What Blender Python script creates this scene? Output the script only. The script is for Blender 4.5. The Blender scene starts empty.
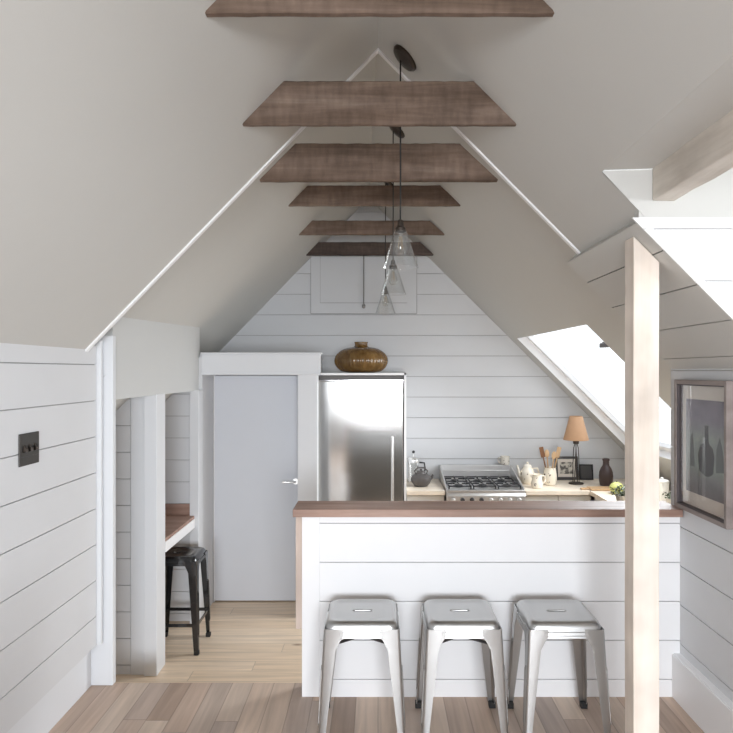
import bpy, bmesh, math, random
from math import sin, cos, pi, radians
from mathutils import Vector, Matrix
random.seed(7)
sc = bpy.context.scene
COL = sc.collection
EYE = 1.73                       # eye height above the upper floor
LOW = -0.30                      # kitchen floor, two steps down

# ------------------------------------------------------------------ materials
def new_mat(name):
    m = bpy.data.materials.new(name); m.use_nodes = True
    nt = m.node_tree; b = nt.nodes['Principled BSDF']
    return m, nt, nt.nodes, nt.links, b

def setc(sock, c): sock.default_value = (c[0], c[1], c[2], 1.0)
def srgb(r, g, b):
    f = lambda v: (v/255/12.92) if v/255 <= .04045 else ((v/255+.055)/1.055)**2.4
    return (f(r), f(g), f(b))

def paint(name, c, rough=.55, var=.03, bump=.02, scale=6, spec=.3):
    m, nt, N, L, b = new_mat(name)
    tc = N.new('ShaderNodeTexCoord'); n = N.new('ShaderNodeTexNoise')
    n.inputs['Scale'].default_value = scale; n.inputs['Detail'].default_value = 4
    L.new(tc.outputs['Object'], n.inputs['Vector'])
    r = N.new('ShaderNodeValToRGB')
    setc_e = r.color_ramp.elements
    setc_e[0].color = (*[max(0, v*(1-var)) for v in c], 1); setc_e[1].color = (*[min(1, v*(1+var)) for v in c], 1)
    L.new(n.outputs['Fac'], r.inputs['Fac']); L.new(r.outputs['Color'], b.inputs['Base Color'])
    b.inputs['Roughness'].default_value = rough; b.inputs['Specular IOR Level'].default_value = spec
    if bump:
        n2 = N.new('ShaderNodeTexNoise'); n2.inputs['Scale'].default_value = scale*25
        L.new(tc.outputs['Object'], n2.inputs['Vector'])
        bp = N.new('ShaderNodeBump'); bp.inputs['Strength'].default_value = bump*5; bp.inputs['Distance'].default_value = .002
        L.new(n2.outputs['Fac'], bp.inputs['Height']); L.new(bp.outputs['Normal'], b.inputs['Normal'])
    return m

def wood(name, cs, axis='x', scale=7, stretch=12, rough=.55, bump=.25, saw=0.0, knots=0.0, knotc=(.12,.06,.03), spec=.3):
    """cs: list of (pos, colour). grain runs along axis."""
    m, nt, N, L, b = new_mat(name)
    tc = N.new('ShaderNodeTexCoord'); oi = N.new('ShaderNodeObjectInfo')
    add = N.new('ShaderNodeVectorMath'); add.operation = 'ADD'
    mul = N.new('ShaderNodeVectorMath'); mul.operation = 'SCALE'; mul.inputs[0].default_value = (17.3, 9.1, 23.7)
    L.new(oi.outputs['Random'], mul.inputs['Scale'])
    L.new(tc.outputs['Object'], add.inputs[0]); L.new(mul.outputs[0], add.inputs[1])
    mp = N.new('ShaderNodeMapping')
    s = [scale]*3; s['xyz'.index(axis)] = scale/stretch
    mp.inputs['Scale'].default_value = s
    L.new(add.outputs[0], mp.inputs['Vector'])
    n = N.new('ShaderNodeTexNoise'); n.inputs['Scale'].default_value = 1.6; n.inputs['Detail'].default_value = 8; n.inputs['Roughness'].default_value = .62
    n.inputs['Distortion'].default_value = .35
    L.new(mp.outputs[0], n.inputs['Vector'])
    r = N.new('ShaderNodeValToRGB'); e = r.color_ramp.elements
    e[0].position = cs[0][0]; e[0].color = (*cs[0][1], 1); e[1].position = cs[-1][0]; e[1].color = (*cs[-1][1], 1)
    for p, c in cs[1:-1]:
        q = e.new(p); q.color = (*c, 1)
    L.new(n.outputs['Fac'], r.inputs['Fac'])
    out = r.outputs['Color']
    # broad blotches
    n3 = N.new('ShaderNodeTexNoise'); n3.inputs['Scale'].default_value = 3.5; n3.inputs['Detail'].default_value = 3
    L.new(add.outputs[0], n3.inputs['Vector'])
    mr = N.new('ShaderNodeMapRange'); mr.inputs['From Min'].default_value = .3; mr.inputs['From Max'].default_value = .7
    mr.inputs['To Min'].default_value = .82; mr.inputs['To Max'].default_value = 1.12
    L.new(n3.outputs['Fac'], mr.inputs['Value'])
    mx = N.new('ShaderNodeVectorMath'); mx.operation = 'SCALE'
    L.new(out, mx.inputs[0]); L.new(mr.outputs[0], mx.inputs['Scale']); out = mx.outputs[0]
    if knots:
        v = N.new('ShaderNodeTexVoronoi'); v.inputs['Scale'].default_value = knots
        mp2 = N.new('ShaderNodeMapping'); s2 = [1.0]*3; s2['xyz'.index(axis)] = .55; mp2.inputs['Scale'].default_value = s2
        L.new(add.outputs[0], mp2.inputs['Vector']); L.new(mp2.outputs[0], v.inputs['Vector'])
        k = N.new('ShaderNodeMapRange'); k.inputs['From Min'].default_value = .05; k.inputs['From Max'].default_value = .12
        k.inputs['To Min'].default_value = .75; k.inputs['To Max'].default_value = 0
        L.new(v.outputs['Distance'], k.inputs['Value'])
        km = N.new('ShaderNodeMix'); km.data_type = 'RGBA'; km.inputs['B'].default_value = (*knotc, 1)
        L.new(k.outputs[0], km.inputs['Factor']); L.new(out, km.inputs['A']); out = km.outputs['Result']
    if saw:
        mp3 = N.new('ShaderNodeMapping'); s3 = [9.0]*3; s3['xyz'.index(axis)] = 38; mp3.inputs['Scale'].default_value = s3
        n4 = N.new('ShaderNodeTexNoise'); n4.inputs['Scale'].default_value = 1; n4.inputs['Detail'].default_value = 4
        L.new(add.outputs[0], mp3.inputs['Vector']); L.new(mp3.outputs[0], n4.inputs['Vector'])
        n5 = N.new('ShaderNodeTexNoise'); n5.inputs['Scale'].default_value = 11; n5.inputs['Detail'].default_value = 7; n5.inputs['Roughness'].default_value = .7
        L.new(add.outputs[0], n5.inputs['Vector'])
        av = N.new('ShaderNodeMath'); av.operation = 'ADD'; L.new(n4.outputs['Fac'], av.inputs[0]); L.new(n5.outputs['Fac'], av.inputs[1])
        m4 = N.new('ShaderNodeMapRange'); m4.inputs['From Min'].default_value = .7; m4.inputs['From Max'].default_value = 1.3
        m4.inputs['To Min'].default_value = 1-saw; m4.inputs['To Max'].default_value = 1+saw
        L.new(av.outputs[0], m4.inputs['Value'])
        mx4 = N.new('ShaderNodeVectorMath'); mx4.operation = 'SCALE'
        L.new(out, mx4.inputs[0]); L.new(m4.outputs[0], mx4.inputs['Scale']); out = mx4.outputs[0]
    L.new(out, b.inputs['Base Color'])
    b.inputs['Roughness'].default_value = rough; b.inputs['Specular IOR Level'].default_value = spec
    bp = N.new('ShaderNodeBump'); bp.inputs['Strength'].default_value = bump; bp.inputs['Distance'].default_value = .004
    L.new(n.outputs['Fac'], bp.inputs['Height']); L.new(bp.outputs['Normal'], b.inputs['Normal'])
    return m

def planks(name, run, w, length, cols, grain=.35, rough=.5, seam=.03, knots=0, seamc=.45):
    """plank floor, boards running along 'x' or 'y'."""
    m, nt, N, L, b = new_mat(name)
    def math_(op, a, bb=None, c=None):
        k = N.new('ShaderNodeMath'); k.operation = op
        for i, v in enumerate((a, bb, c)):
            if v is None: continue
            if isinstance(v, (int, float)): k.inputs[i].default_value = v
            else: L.new(v, k.inputs[i])
        return k.outputs[0]
    tc = N.new('ShaderNodeTexCoord'); sp = N.new('ShaderNodeSeparateXYZ'); L.new(tc.outputs['Object'], sp.inputs[0])
    a, l = (sp.outputs['X'], sp.outputs['Y']) if run == 'y' else (sp.outputs['Y'], sp.outputs['X'])
    aw = math_('DIVIDE', a, w); i = math_('FLOOR', aw); fa = math_('FRACT', aw)
    wn = N.new('ShaderNodeTexWhiteNoise'); wn.noise_dimensions = '1D'; L.new(i, wn.inputs['W'])
    lo = math_('MULTIPLY_ADD', wn.outputs['Value'], 5.0, math_('DIVIDE', l, length))
    j = math_('FLOOR', lo); fl = math_('FRACT', lo)
    cb = N.new('ShaderNodeCombineXYZ'); L.new(i, cb.inputs[0]); L.new(j, cb.inputs[1])
    w2 = N.new('ShaderNodeTexWhiteNoise'); w2.noise_dimensions = '2D'; L.new(cb.outputs[0], w2.inputs['Vector'])
    r = N.new('ShaderNodeValToRGB'); e = r.color_ramp.elements
    e[0].position = 0; e[0].color = (*cols[0], 1); e[1].position = 1; e[1].color = (*cols[-1], 1)
    for k, c in enumerate(cols[1:-1]):
        q = e.new((k+1)/(len(cols)-1)); q.color = (*c, 1)
    L.new(w2.outputs['Value'], r.inputs['Fac'])
    # grain, shifted per board
    cg = N.new('ShaderNodeCombineXYZ')
    ga = math_('MULTIPLY', a, 26.0); gl = math_('MULTIPLY_ADD', w2.outputs['Value'], 30.0, math_('MULTIPLY', l, 1.6))
    L.new(ga, cg.inputs[0]); L.new(gl, cg.inputs[1]); L.new(math_('MULTIPLY', i, 3.7), cg.inputs[2])
    n = N.new('ShaderNodeTexNoise'); n.inputs['Scale'].default_value = 1.0; n.inputs['Detail'].default_value = 7; n.inputs['Distortion'].default_value = .6
    L.new(cg.outputs[0], n.inputs['Vector'])
    mr = N.new('ShaderNodeMapRange'); mr.inputs['From Min'].default_value = .3; mr.inputs['From Max'].default_value = .7
    mr.inputs['To Min'].default_value = 1-grain; mr.inputs['To Max'].default_value = 1+grain*.35
    L.new(n.outputs['Fac'], mr.inputs['Value'])
    edge = math_('MINIMUM', math_('MINIMUM', fa, math_('SUBTRACT', 1.0, fa)), math_('MULTIPLY', math_('MINIMUM', fl, math_('SUBTRACT', 1.0, fl)), length/w))
    sm = N.new('ShaderNodeMapRange'); sm.inputs['From Min'].default_value = 0; sm.inputs['From Max'].default_value = seam
    sm.inputs['To Min'].default_value = seamc; sm.inputs['To Max'].default_value = 1
    L.new(edge, sm.inputs['Value'])
    mx = N.new('ShaderNodeVectorMath'); mx.operation = 'SCALE'
    L.new(r.outputs['Color'], mx.inputs[0]); L.new(math_('MULTIPLY', mr.outputs[0], sm.outputs[0]), mx.inputs['Scale'])
    out = mx.outputs[0]
    if knots:
        v = N.new('ShaderNodeTexVoronoi'); v.inputs['Scale'].default_value = knots
        mp = N.new('ShaderNodeMapping'); mp.inputs['Scale'].default_value = (.55, 1.2, 1) if run == 'x' else (1.2, .55, 1)
        L.new(tc.outputs['Object'], mp.inputs['Vector']); L.new(mp.outputs[0], v.inputs['Vector'])
        k = N.new('ShaderNodeMapRange'); k.inputs['From Min'].default_value = .03; k.inputs['From Max'].default_value = .10
        k.inputs['To Min'].default_value = .75; k.inputs['To Max'].default_value = 0
        L.new(v.outputs['Distance'], k.inputs['Value'])
        km = N.new('ShaderNodeMix'); km.data_type = 'RGBA'; km.inputs['B'].default_value = (.16, .07, .03, 1)
        L.new(k.outputs[0], km.inputs['Factor']); L.new(out, km.inputs['A']); out = km.outputs['Result']
    L.new(out, b.inputs['Base Color']); b.inputs['Roughness'].default_value = rough
    b.inputs['Specular IOR Level'].default_value = .35
    bp = N.new('ShaderNodeBump'); bp.inputs['Strength'].default_value = .3; bp.inputs['Distance'].default_value = .003
    L.new(sm.outputs[0], bp.inputs['Height']); L.new(bp.outputs['Normal'], b.inputs['Normal'])
    return m

def metal(name, c, rough=.3, brush=None, aniso=0, var=.1):
    m, nt, N, L, b = new_mat(name)
    setc(b.inputs['Base Color'], c); b.inputs['Metallic'].default_value = 1
    tc = N.new('ShaderNodeTexCoord'); mp = N.new('ShaderNodeMapping')
    mp.inputs['Scale'].default_value = brush or (8, 8, 8)
    n = N.new('ShaderNodeTexNoise'); n.inputs['Scale'].default_value = 1; n.inputs['Detail'].default_value = 5
    L.new(tc.outputs['Object'], mp.inputs['Vector']); L.new(mp.outputs[0], n.inputs['Vector'])
    mr = N.new('ShaderNodeMapRange'); mr.inputs['To Min'].default_value = max(.02, rough-var); mr.inputs['To Max'].default_value = rough+var
    L.new(n.outputs['Fac'], mr.inputs['Value']); L.new(mr.outputs[0], b.inputs['Roughness'])
    if aniso:
        b.inputs['Anisotropic'].default_value = aniso
    return m

def plain(name, c, rough=.5, metallic=0, spec=.5, coat=0):
    m, nt, N, L, b = new_mat(name)
    tc = N.new('ShaderNodeTexCoord'); n = N.new('ShaderNodeTexNoise'); n.inputs['Scale'].default_value = 14
    L.new(tc.outputs['Object'], n.inputs['Vector'])
    r = N.new('ShaderNodeValToRGB'); e = r.color_ramp.elements
    e[0].color = (*[v*.92 for v in c], 1); e[1].color = (*[min(1, v*1.08) for v in c], 1)
    L.new(n.outputs['Fac'], r.inputs['Fac']); L.new(r.outputs['Color'], b.inputs['Base Color'])
    b.inputs['Roughness'].default_value = rough; b.inputs['Metallic'].default_value = metallic
    b.inputs['Specular IOR Level'].default_value = spec; b.inputs['Coat Weight'].default_value = coat
    return m

def spotted(name, base, spot, scale=16, rough=.25, lo=.12, hi=.2, third=None):
    m, nt, N, L, b = new_mat(name)
    tc = N.new('ShaderNodeTexCoord'); v = N.new('ShaderNodeTexVoronoi'); v.inputs['Scale'].default_value = scale
    n = N.new('ShaderNodeTexNoise'); n.inputs['Scale'].default_value = scale*2.5
    ad = N.new('ShaderNodeMix'); ad.data_type = 'VECTOR'; ad.inputs['Factor'].default_value = .06
    L.new(tc.outputs['Object'], ad.inputs['A']); L.new(n.outputs['Color'], ad.inputs['B']); L.new(tc.outputs['Object'], n.inputs['Vector'])
    L.new(ad.outputs['Result'], v.inputs['Vector'])
    r = N.new('ShaderNodeValToRGB'); e = r.color_ramp.elements
    e[0].position = lo; e[0].color = (*spot, 1); e[1].position = hi; e[1].color = (*base, 1)
    L.new(v.outputs['Distance'], r.inputs['Fac']); L.new(r.outputs['Color'], b.inputs['Base Color'])
    b.inputs['Roughness'].default_value = rough
    return m

def thin_glass(name, tint=(1, 1, 1), ior=1.45, rough=.02, body=0.0):
    m = bpy.data.materials.new(name); m.use_nodes = True
    N, L = m.node_tree.nodes, m.node_tree.links; N.clear()
    o = N.new('ShaderNodeOutputMaterial'); t = N.new('ShaderNodeBsdfTransparent'); g = N.new('ShaderNodeBsdfGlossy')
    setc(t.inputs['Color'], tint); g.inputs['Roughness'].default_value = rough
    lw = N.new('ShaderNodeLayerWeight'); lw.inputs['Blend'].default_value = .5
    pw = N.new('ShaderNodeMath'); pw.operation = 'POWER'; pw.inputs[1].default_value = 4.0
    f = N.new('ShaderNodeMath'); f.operation = 'MULTIPLY_ADD'; f.inputs[1].default_value = .75; f.inputs[2].default_value = ((ior-1)/(ior+1))**2*1.6
    L.new(lw.outputs['Facing'], pw.inputs[0]); L.new(pw.outputs[0], f.inputs[0])
    mx = N.new('ShaderNodeMixShader'); L.new(f.outputs[0], mx.inputs[0]); L.new(t.outputs[0], mx.inputs[1]); L.new(g.outputs[0], mx.inputs[2])
    out = mx.outputs[0]
    if body:
        d = N.new('ShaderNodeBsdfDiffuse'); setc(d.inputs['Color'], (.85, .87, .88))
        m2 = N.new('ShaderNodeMixShader'); m2.inputs[0].default_value = body
        L.new(out, m2.inputs[1]); L.new(d.outputs[0], m2.inputs[2]); out = m2.outputs[0]
    L.new(out, o.inputs['Surface'])
    return m

M = {}
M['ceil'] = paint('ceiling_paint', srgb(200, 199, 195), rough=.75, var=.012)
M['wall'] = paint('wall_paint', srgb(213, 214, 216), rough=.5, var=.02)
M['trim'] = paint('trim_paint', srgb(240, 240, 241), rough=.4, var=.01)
M['header'] = paint('header_paint', srgb(204, 205, 204), rough=.6, var=.01)
M['casing'] = paint('casing_paint', srgb(220, 222, 225), rough=.45, var=.01)
M['groove'] = plain('groove_shadow_paint', srgb(168, 167, 167), rough=.9, spec=.1)
M['door'] = paint('door_paint', srgb(214, 217, 223), rough=.45, var=.015)
M['beam'] = wood('aged_beam_wood', [(.25, srgb(72, 58, 50)), (.42, srgb(100, 83, 71)), (.6, srgb(120, 102, 90)), (.8, srgb(144, 128, 116))], 'x', 9, 14, .85, .6, saw=.22, knots=3.2, knotc=srgb(84, 64, 52))
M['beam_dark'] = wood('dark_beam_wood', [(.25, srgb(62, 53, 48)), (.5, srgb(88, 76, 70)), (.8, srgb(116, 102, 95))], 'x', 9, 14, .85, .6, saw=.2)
M['post'] = wood('pale_pine_post', [(.3, srgb(224, 210, 196)), (.55, srgb(236, 224, 212)), (.8, srgb(242, 232, 222))], 'z', 8, 12, .6, .08, knots=3.4, knotc=srgb(170, 146, 126))
M['purlin'] = wood('weathered_purlin_wood', [(.3, srgb(196, 187, 176)), (.55, srgb(218, 210, 200)), (.8, srgb(232, 226, 217))], 'y', 8, 12, .7, .2, knots=2.5, knotc=srgb(120, 100, 86))
M['bartop'] = wood('walnut_bar_wood', [(.25, srgb(124, 94, 80)), (.5, srgb(158, 128, 114)), (.75, srgb(184, 156, 142))], 'x', 9, 14, .5, .08, spec=.35)
M['endwood'] = wood('oak_end_wood', [(.25, srgb(176, 158, 145)), (.5, srgb(200, 182, 170)), (.8, srgb(214, 198, 187))], 'z', 8, 12, .55, .1)
M['worktop'] = wood('beech_worktop', [(.3, srgb(226, 210, 190)), (.55, srgb(238, 226, 208)), (.8, srgb(246, 236, 222))], 'x', 10, 10, .4, .05)
M['carcass'] = paint('cabinet_paint', srgb(214, 212, 206), rough=.5)
M['floor'] = planks('washed_oak_boards', 'y', .115, 1.9, [srgb(150, 128, 112), srgb(190, 166, 148), srgb(206, 186, 168), srgb(178, 160, 148), srgb(198, 172, 152), srgb(212, 192, 174)], grain=.22, rough=.42, seam=.035, seamc=.6)
M['pine'] = planks('pine_boards', 'x', .15, 3.2, [srgb(224, 200, 172), srgb(238, 216, 190), srgb(230, 206, 178), srgb(240, 220, 196)], grain=.2, rough=.4, seam=.025, knots=3.4, seamc=.6)
M['steel'] = metal('brushed_steel', (.60, .59, .575), .115, brush=(2, 2, 40), var=.02)
M['steel2'] = metal('range_steel', (.74, .73, .72), .33, brush=(3, 3, 3), var=.02)
M['handle'] = metal('polished_steel', (.92, .92, .91), .30, var=.03)
M['stool'] = metal('raw_galvanised_sheet', (.50, .50, .495), .32, brush=(5, 5, 2), var=.035)
M['stool_dark'] = metal('dark_brace_steel', (.16, .16, .17), .4)
M['rubber'] = plain('black_rubber', (.02, .02, .02), .7)
M['black_gloss'] = plain('black_enamel', (.012, .012, .013), .18, spec=.6, coat=.4)
M['bronze'] = metal('dark_bronze', (.09, .075, .065), .42)
M['iron'] = plain('cast_iron', (.025, .025, .027), .5)
M['pot_grey'] = plain('dark_stoneware', srgb(84, 80, 78), .45)
M['glass'] = thin_glass('clear_window_glass')
M['shade_glass'] = thin_glass('pendant_glass', (.965, .97, .97), 1.5, .03, .025)
M['bulb_glass'] = thin_glass('bulb_glass', (.95, .95, .93), 1.7, .02, .05)
M['filament'] = plain('filament', (.55, .35, .15), .4)
M['cream'] = spotted('cream_floral_glaze', srgb(238, 230, 214), srgb(88, 72, 60), 17, .22, .14, .24)
M['cream_plain'] = plain('cream_glaze', srgb(240, 232, 218), .22)
M['white_glaze'] = plain('white_glaze', srgb(240, 238, 232), .25)
M['mug'] = spotted('patterned_mug_glaze', srgb(238, 232, 220), srgb(120, 104, 88), 28, .25, .16, .26)
M['brown_bottle'] = plain('dark_brown_glaze', srgb(66, 52, 50), .3)
M['vase'] = wood('amber_ribbed_glaze', [(.25, srgb(84, 60, 30)), (.5, srgb(118, 88, 48)), (.8, srgb(150, 118, 72))], 'z', 10, 3, .22, .1, spec=.6)
M['spoon'] = wood('pale_spoon_wood', [(.3, srgb(186, 150, 112)), (.8, srgb(216, 186, 150))], 'z', 12, 8, .6, .05)
M['spoon_dark'] = wood('dark_spoon_wood', [(.3, srgb(110, 74, 48)), (.8, srgb(146, 104, 72))], 'z', 12, 8, .6, .05)
M['lampshade'] = plain('tan_lampshade_paper', srgb(198, 158, 124), .8)
M['frame_dark'] = plain('dark_frame_wood', srgb(70, 68, 68), .5)
M['frame_taupe'] = wood('taupe_frame_wood', [(.3, srgb(132, 121, 117)), (.8, srgb(164, 153, 148))], 'y', 8, 12, .5, .1)
M['frame_inner'] = plain('frame_rebate', srgb(86, 78, 80), .6)
M['mat'] = plain('ivory_mount', srgb(226, 218, 208), .8)
M['black'] = plain('black_print', (.02, .02, .022), .35)
M['leaf'] = plain('herb_leaf', srgb(52, 66, 40), .5)
M['terracotta'] = plain('grey_pot_clay', srgb(176, 170, 160), .7)
M['fruit'] = plain('green_yellow_rind', srgb(206, 210, 130), .4)
M['kside'] = plain('dark_grey_cabinet_paint', srgb(104, 101, 97), .5)
M['board'] = wood('chopping_board_wood', [(.3, srgb(190, 152, 112)), (.8, srgb(218, 186, 146))], 'x', 10, 10, .5, .05)
M['plate'] = metal('switch_plate_metal', (.075, .07, .066), .48)
M['cord'] = plain('black_flex', (.015, .015, .015), .6)
M['greycord'] = plain('grey_pull_cord', srgb(140, 138, 136), .6)

def art_mat():
    m, nt, N, L, b = new_mat('still_life_print')
    tc = N.new('ShaderNodeTexCoord'); sp = N.new('ShaderNodeSeparateXYZ'); L.new(tc.outputs['Generated'], sp.inputs[0])
    r = N.new('ShaderNodeValToRGB'); e = r.color_ramp.elements
    e[0].position = 0; e[0].color = (*srgb(122, 118, 122), 1); e[1].position = 1; e[1].color = (*srgb(128, 120, 134), 1)
    for p, c in ((.16, srgb(140, 142, 140)), (.3, srgb(156, 168, 158)), (.6, srgb(160, 170, 164)), (.8, srgb(144, 140, 154))):
        q = e.new(p); q.color = (*c, 1)
    L.new(sp.outputs['Z'], r.inputs['Fac'])
    n = N.new('ShaderNodeTexNoise'); n.inputs['Scale'].default_value = 9; n.inputs['Detail'].default_value = 6
    L.new(tc.outputs['Object'], n.inputs['Vector'])
    r2 = N.new('ShaderNodeValToRGB'); f = r2.color_ramp.elements
    f[0].position = .3; f[0].color = (.62, .6, .66, 1); f[1].position = .75; f[1].color = (1.05, 1.05, 1.05, 1)
    L.new(n.outputs['Fac'], r2.inputs['Fac'])
    mx = N.new('ShaderNodeMix'); mx.data_type = 'RGBA'; mx.blend_type = 'MULTIPLY'; mx.inputs['Factor'].default_value = .8
    L.new(r.outputs['Color'], mx.inputs['A']); L.new(r2.outputs['Color'], mx.inputs['B'])
    L.new(mx.outputs['Result'], b.inputs['Base Color']); b.inputs['Roughness'].default_value = .7
    return m
M['art'] = art_mat()
M['art_dark'] = plain('print_dark_ink', srgb(66, 68, 72), .7)
M['art_mid'] = plain('print_mid_ink', srgb(104, 110, 112), .7)
def photo_mat():
    m, nt, N, L, b = new_mat('small_photo_print')
    tc = N.new('ShaderNodeTexCoord'); n = N.new('ShaderNodeTexNoise'); n.inputs['Scale'].default_value = 22; n.inputs['Detail'].default_value = 3
    L.new(tc.outputs['Object'], n.inputs['Vector'])
    r = N.new('ShaderNodeValToRGB'); e = r.color_ramp.elements
    e[0].position = .42; e[0].color = (*srgb(96, 92, 86), 1); e[1].position = .55; e[1].color = (*srgb(206, 200, 188), 1)
    L.new(n.outputs['Fac'], r.inputs['Fac']); L.new(r.outputs['Color'], b.inputs['Base Color']); b.inputs['Roughness'].default_value = .5
    return m
M['photo'] = photo_mat()

# ------------------------------------------------------------------ mesh builder
class MB:
    def __init__(s): s.v, s.f, s.m, s.cur = [], [], [], 0
    def add(s, vs, fs):
        o = len(s.v); s.v += [tuple(p) for p in vs]
        for f in fs: s.f.append(tuple(i+o for i in f)); s.m.append(s.cur)
        return s
    def box(s, x0, x1, y0, y1, z0, z1):
        vs = [(x, y, z) for x in (x0, x1) for y in (y0, y1) for z in (z0, z1)]
        return s.add(vs, [(0, 1, 3, 2), (4, 6, 7, 5), (0, 4, 5, 1), (2, 3, 7, 6), (0, 2, 6, 4), (1, 5, 7, 3)])
    def quad(s, *p): return s.add(p, [tuple(range(len(p)))])
    def prism(s, poly, axis, a0, a1):
        """poly: 2-D points in the other two axes, extruded along axis (x, y or z)."""
        def P(u, v, a): return {'x': (a, u, v), 'y': (u, a, v), 'z': (u, v, a)}[axis]
        n = len(poly)
        vs = [P(u, v, a0) for u, v in poly]+[P(u, v, a1) for u, v in poly]
        fs = [tuple(range(n))[::-1], tuple(range(n, 2*n))]+[(i, (i+1) % n, n+(i+1) % n, n+i) for i in range(n)]
        return s.add(vs, fs)
    def loft(s, rings, closed=True, cap0=True, cap1=True):
        n = len(rings[0]); vs = [p for r in rings for p in r]; fs = []
        for k in range(len(rings)-1):
            for i in range(n if closed else n-1):
                j = (i+1) % n
                fs.append((k*n+i, k*n+j, (k+1)*n+j, (k+1)*n+i))
        if cap0: fs.append(tuple(range(n))[::-1])
        if cap1: fs.append(tuple((len(rings)-1)*n+i for i in range(n)))
        return s.add(vs, fs)
    def lathe(s, prof, n=32, c=(0, 0, 0), ribs=0, amp=0, cap0=True, cap1=True):
        rings = []
        for r, z in prof:
            rings.append([(c[0]+r*(1+amp*cos(ribs*2*pi*i/n))*cos(2*pi*i/n), c[1]+r*(1+amp*cos(ribs*2*pi*i/n))*sin(2*pi*i/n), c[2]+z) for i in range(n)])
        return s.loft(rings, True, cap0, cap1)
    def tube(s, pts, r, n=10, r1=None):
        pts = [Vector(p) for p in pts]; rings = []
        up = Vector((.13, .29, .95))
        for k, p in enumerate(pts):
            d = (pts[min(k+1, len(pts)-1)]-pts[max(k-1, 0)]).normalized()
            a = d.cross(up)
            if a.length < 1e-3: a = d.cross(Vector((1, 0, 0)))
            a.normalize(); b = d.cross(a)
            rr = r if r1 is None else r+(r1-r)*k/(len(pts)-1)
            rings.append([tuple(p+a*rr*cos(2*pi*i/n)+b*rr*sin(2*pi*i/n)) for i in range(n)])
        return s.loft(rings)
    def sphere(s, c, r, n=20, sq=(1, 1, 1)):
        prof = [(max(1e-4, r*sin(pi*k/(n//2))), -r*cos(pi*k/(n//2))) for k in range(n//2+1)]
        o = len(s.v); s.lathe(prof, n)
        for i in range(o, len(s.v)):
            x, y, z = s.v[i]; s.v[i] = (c[0]+x*sq[0], c[1]+y*sq[1], c[2]+z*sq[2])
        return s
    def shift(s, d): s.v = [(x+d[0], y+d[1], z+d[2]) for x, y, z in s.v]; return s
    def xf(s, mat): s.v = [tuple(mat @ Vector(p)) for p in s.v]; return s
    def build(s, name, mats, parent=None, org=None, smooth=False, bevel=0, seg=2, solid=0, label=None, angle=35):
        me = bpy.data.meshes.new(name)
        if org is not None: s.shift((-org[0], -org[1], -org[2]))
        me.from_pydata(s.v, [], s.f)
        mats = mats if isinstance(mats, (list, tuple)) else [mats]
        for m in mats: me.materials.append(m)
        for p, k in zip(me.polygons, s.m): p.material_index = k
        bm = bmesh.new(); bm.from_mesh(me); bmesh.ops.recalc_face_normals(bm, faces=bm.faces)
        bm.to_mesh(me); bm.free()
        me.validate()
        o = bpy.data.objects.new(name, me); COL.objects.link(o)
        if org is not None: o.location = org
        if parent is not None: o.parent = parent
        if solid:
            md = o.modifiers.new('thickness', 'SOLIDIFY'); md.thickness = solid; md.offset = -1
        if bevel:
            md = o.modifiers.new('edge', 'BEVEL'); md.width = bevel; md.segments = seg; md.limit_method = 'ANGLE'; md.angle_limit = radians(40)
            md.harden_normals = False
        if smooth:
            me.shade_smooth()
            try: me.set_sharp_from_angle(angle=radians(angle))
            except Exception: pass
        if label: o['label'] = label
        return o

def tag(o, label, cat, group=None, kind=None):
    o['label'] = label; o['category'] = cat
    if group: o['group'] = group
    if kind: o['kind'] = kind
    return o
def root(name, label, cat, loc=(0, 0, 0), group=None, rz=0):
    o = bpy.data.objects.new(name, None); COL.objects.link(o); o.location = loc; o.rotation_euler[2] = rz
    o.empty_display_size = .1
    return tag(o, label, cat, group)
def sroot(name, label, cat, loc=(0, 0, 0)):
    o = root(name, label, cat, loc); o['kind'] = 'structure'; return o
def struct(o, label, cat): return tag(o, label, cat, kind='structure')
def copy_tree(o, parent=None):
    c = o.copy(); COL.objects.link(c); c.parent = parent
    for ch in list(o.children): copy_tree(ch, c)
    return c

# ------------------------------------------------------------------ roof geometry
Y0, Y1, YG = -2.6, 3.50, 7.0             # rear wall, ceiling step, gable
def axis(y): return 0 if y < Y1 else -.10*(y-Y1)/3.5
def near_z(x): return EYE+1.69-(1.03*-x if x < 0 else 1.01*x)
def far_pt(dx, y, up=0.0):
    z = EYE+1.82-(1.03*-dx if dx < 0 else .99*dx)+up
    return (axis(y)+dx, y, z)
def far_z(x, y):
    dx = x-axis(y); return far_pt(dx, y)[2]

WL, WR = -1.53, 1.603                    # boarded wall faces
BW, GAP = .207, .0050                    # board pitch and groove

def boards_axis(mb, horiz, a0, a1, face, z0, z1, start, depth=.012, sign=1, pitch=BW):
    """horizontal boards. horiz='y': wall in the plane x=face running a0..a1 along y; 'x': plane y=face."""
    k = math.floor((z0-start)/pitch); z = start+k*pitch
    while z < z1-1e-4:
        b0, b1 = max(z+GAP/2, z0), min(z+pitch-GAP/2, z1)
        if b1 > b0+.003:
            f0, f1 = sorted((face, face+sign*depth))
            if horiz == 'y': mb.box(f0, f1, a0, a1, b0, b1)
            else: mb.box(a0, a1, f0, f1, b0, b1)
        z += pitch

# floors
struct(MB().box(-1.75, 1.75, Y0-.1, 3.69, -.06, 0).build('floor', M['floor']), 'washed oak boards of the upper floor under the bar stools', 'floor')
struct(MB().box(-2.5, 3.4, 3.69, YG+.1, LOW-.06, LOW).build('floor', M['pine']), 'knotty pine boards of the sunken kitchen floor', 'floor')
struct(MB().box(-1.60, -.46, 3.69, 3.95, LOW, -.15).box(-1.60, 1.7, 3.665, 3.69, LOW, -.062).build('trim_1', M['endwood'], bevel=.004), 'wooden step down into the kitchen', 'step')

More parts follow.
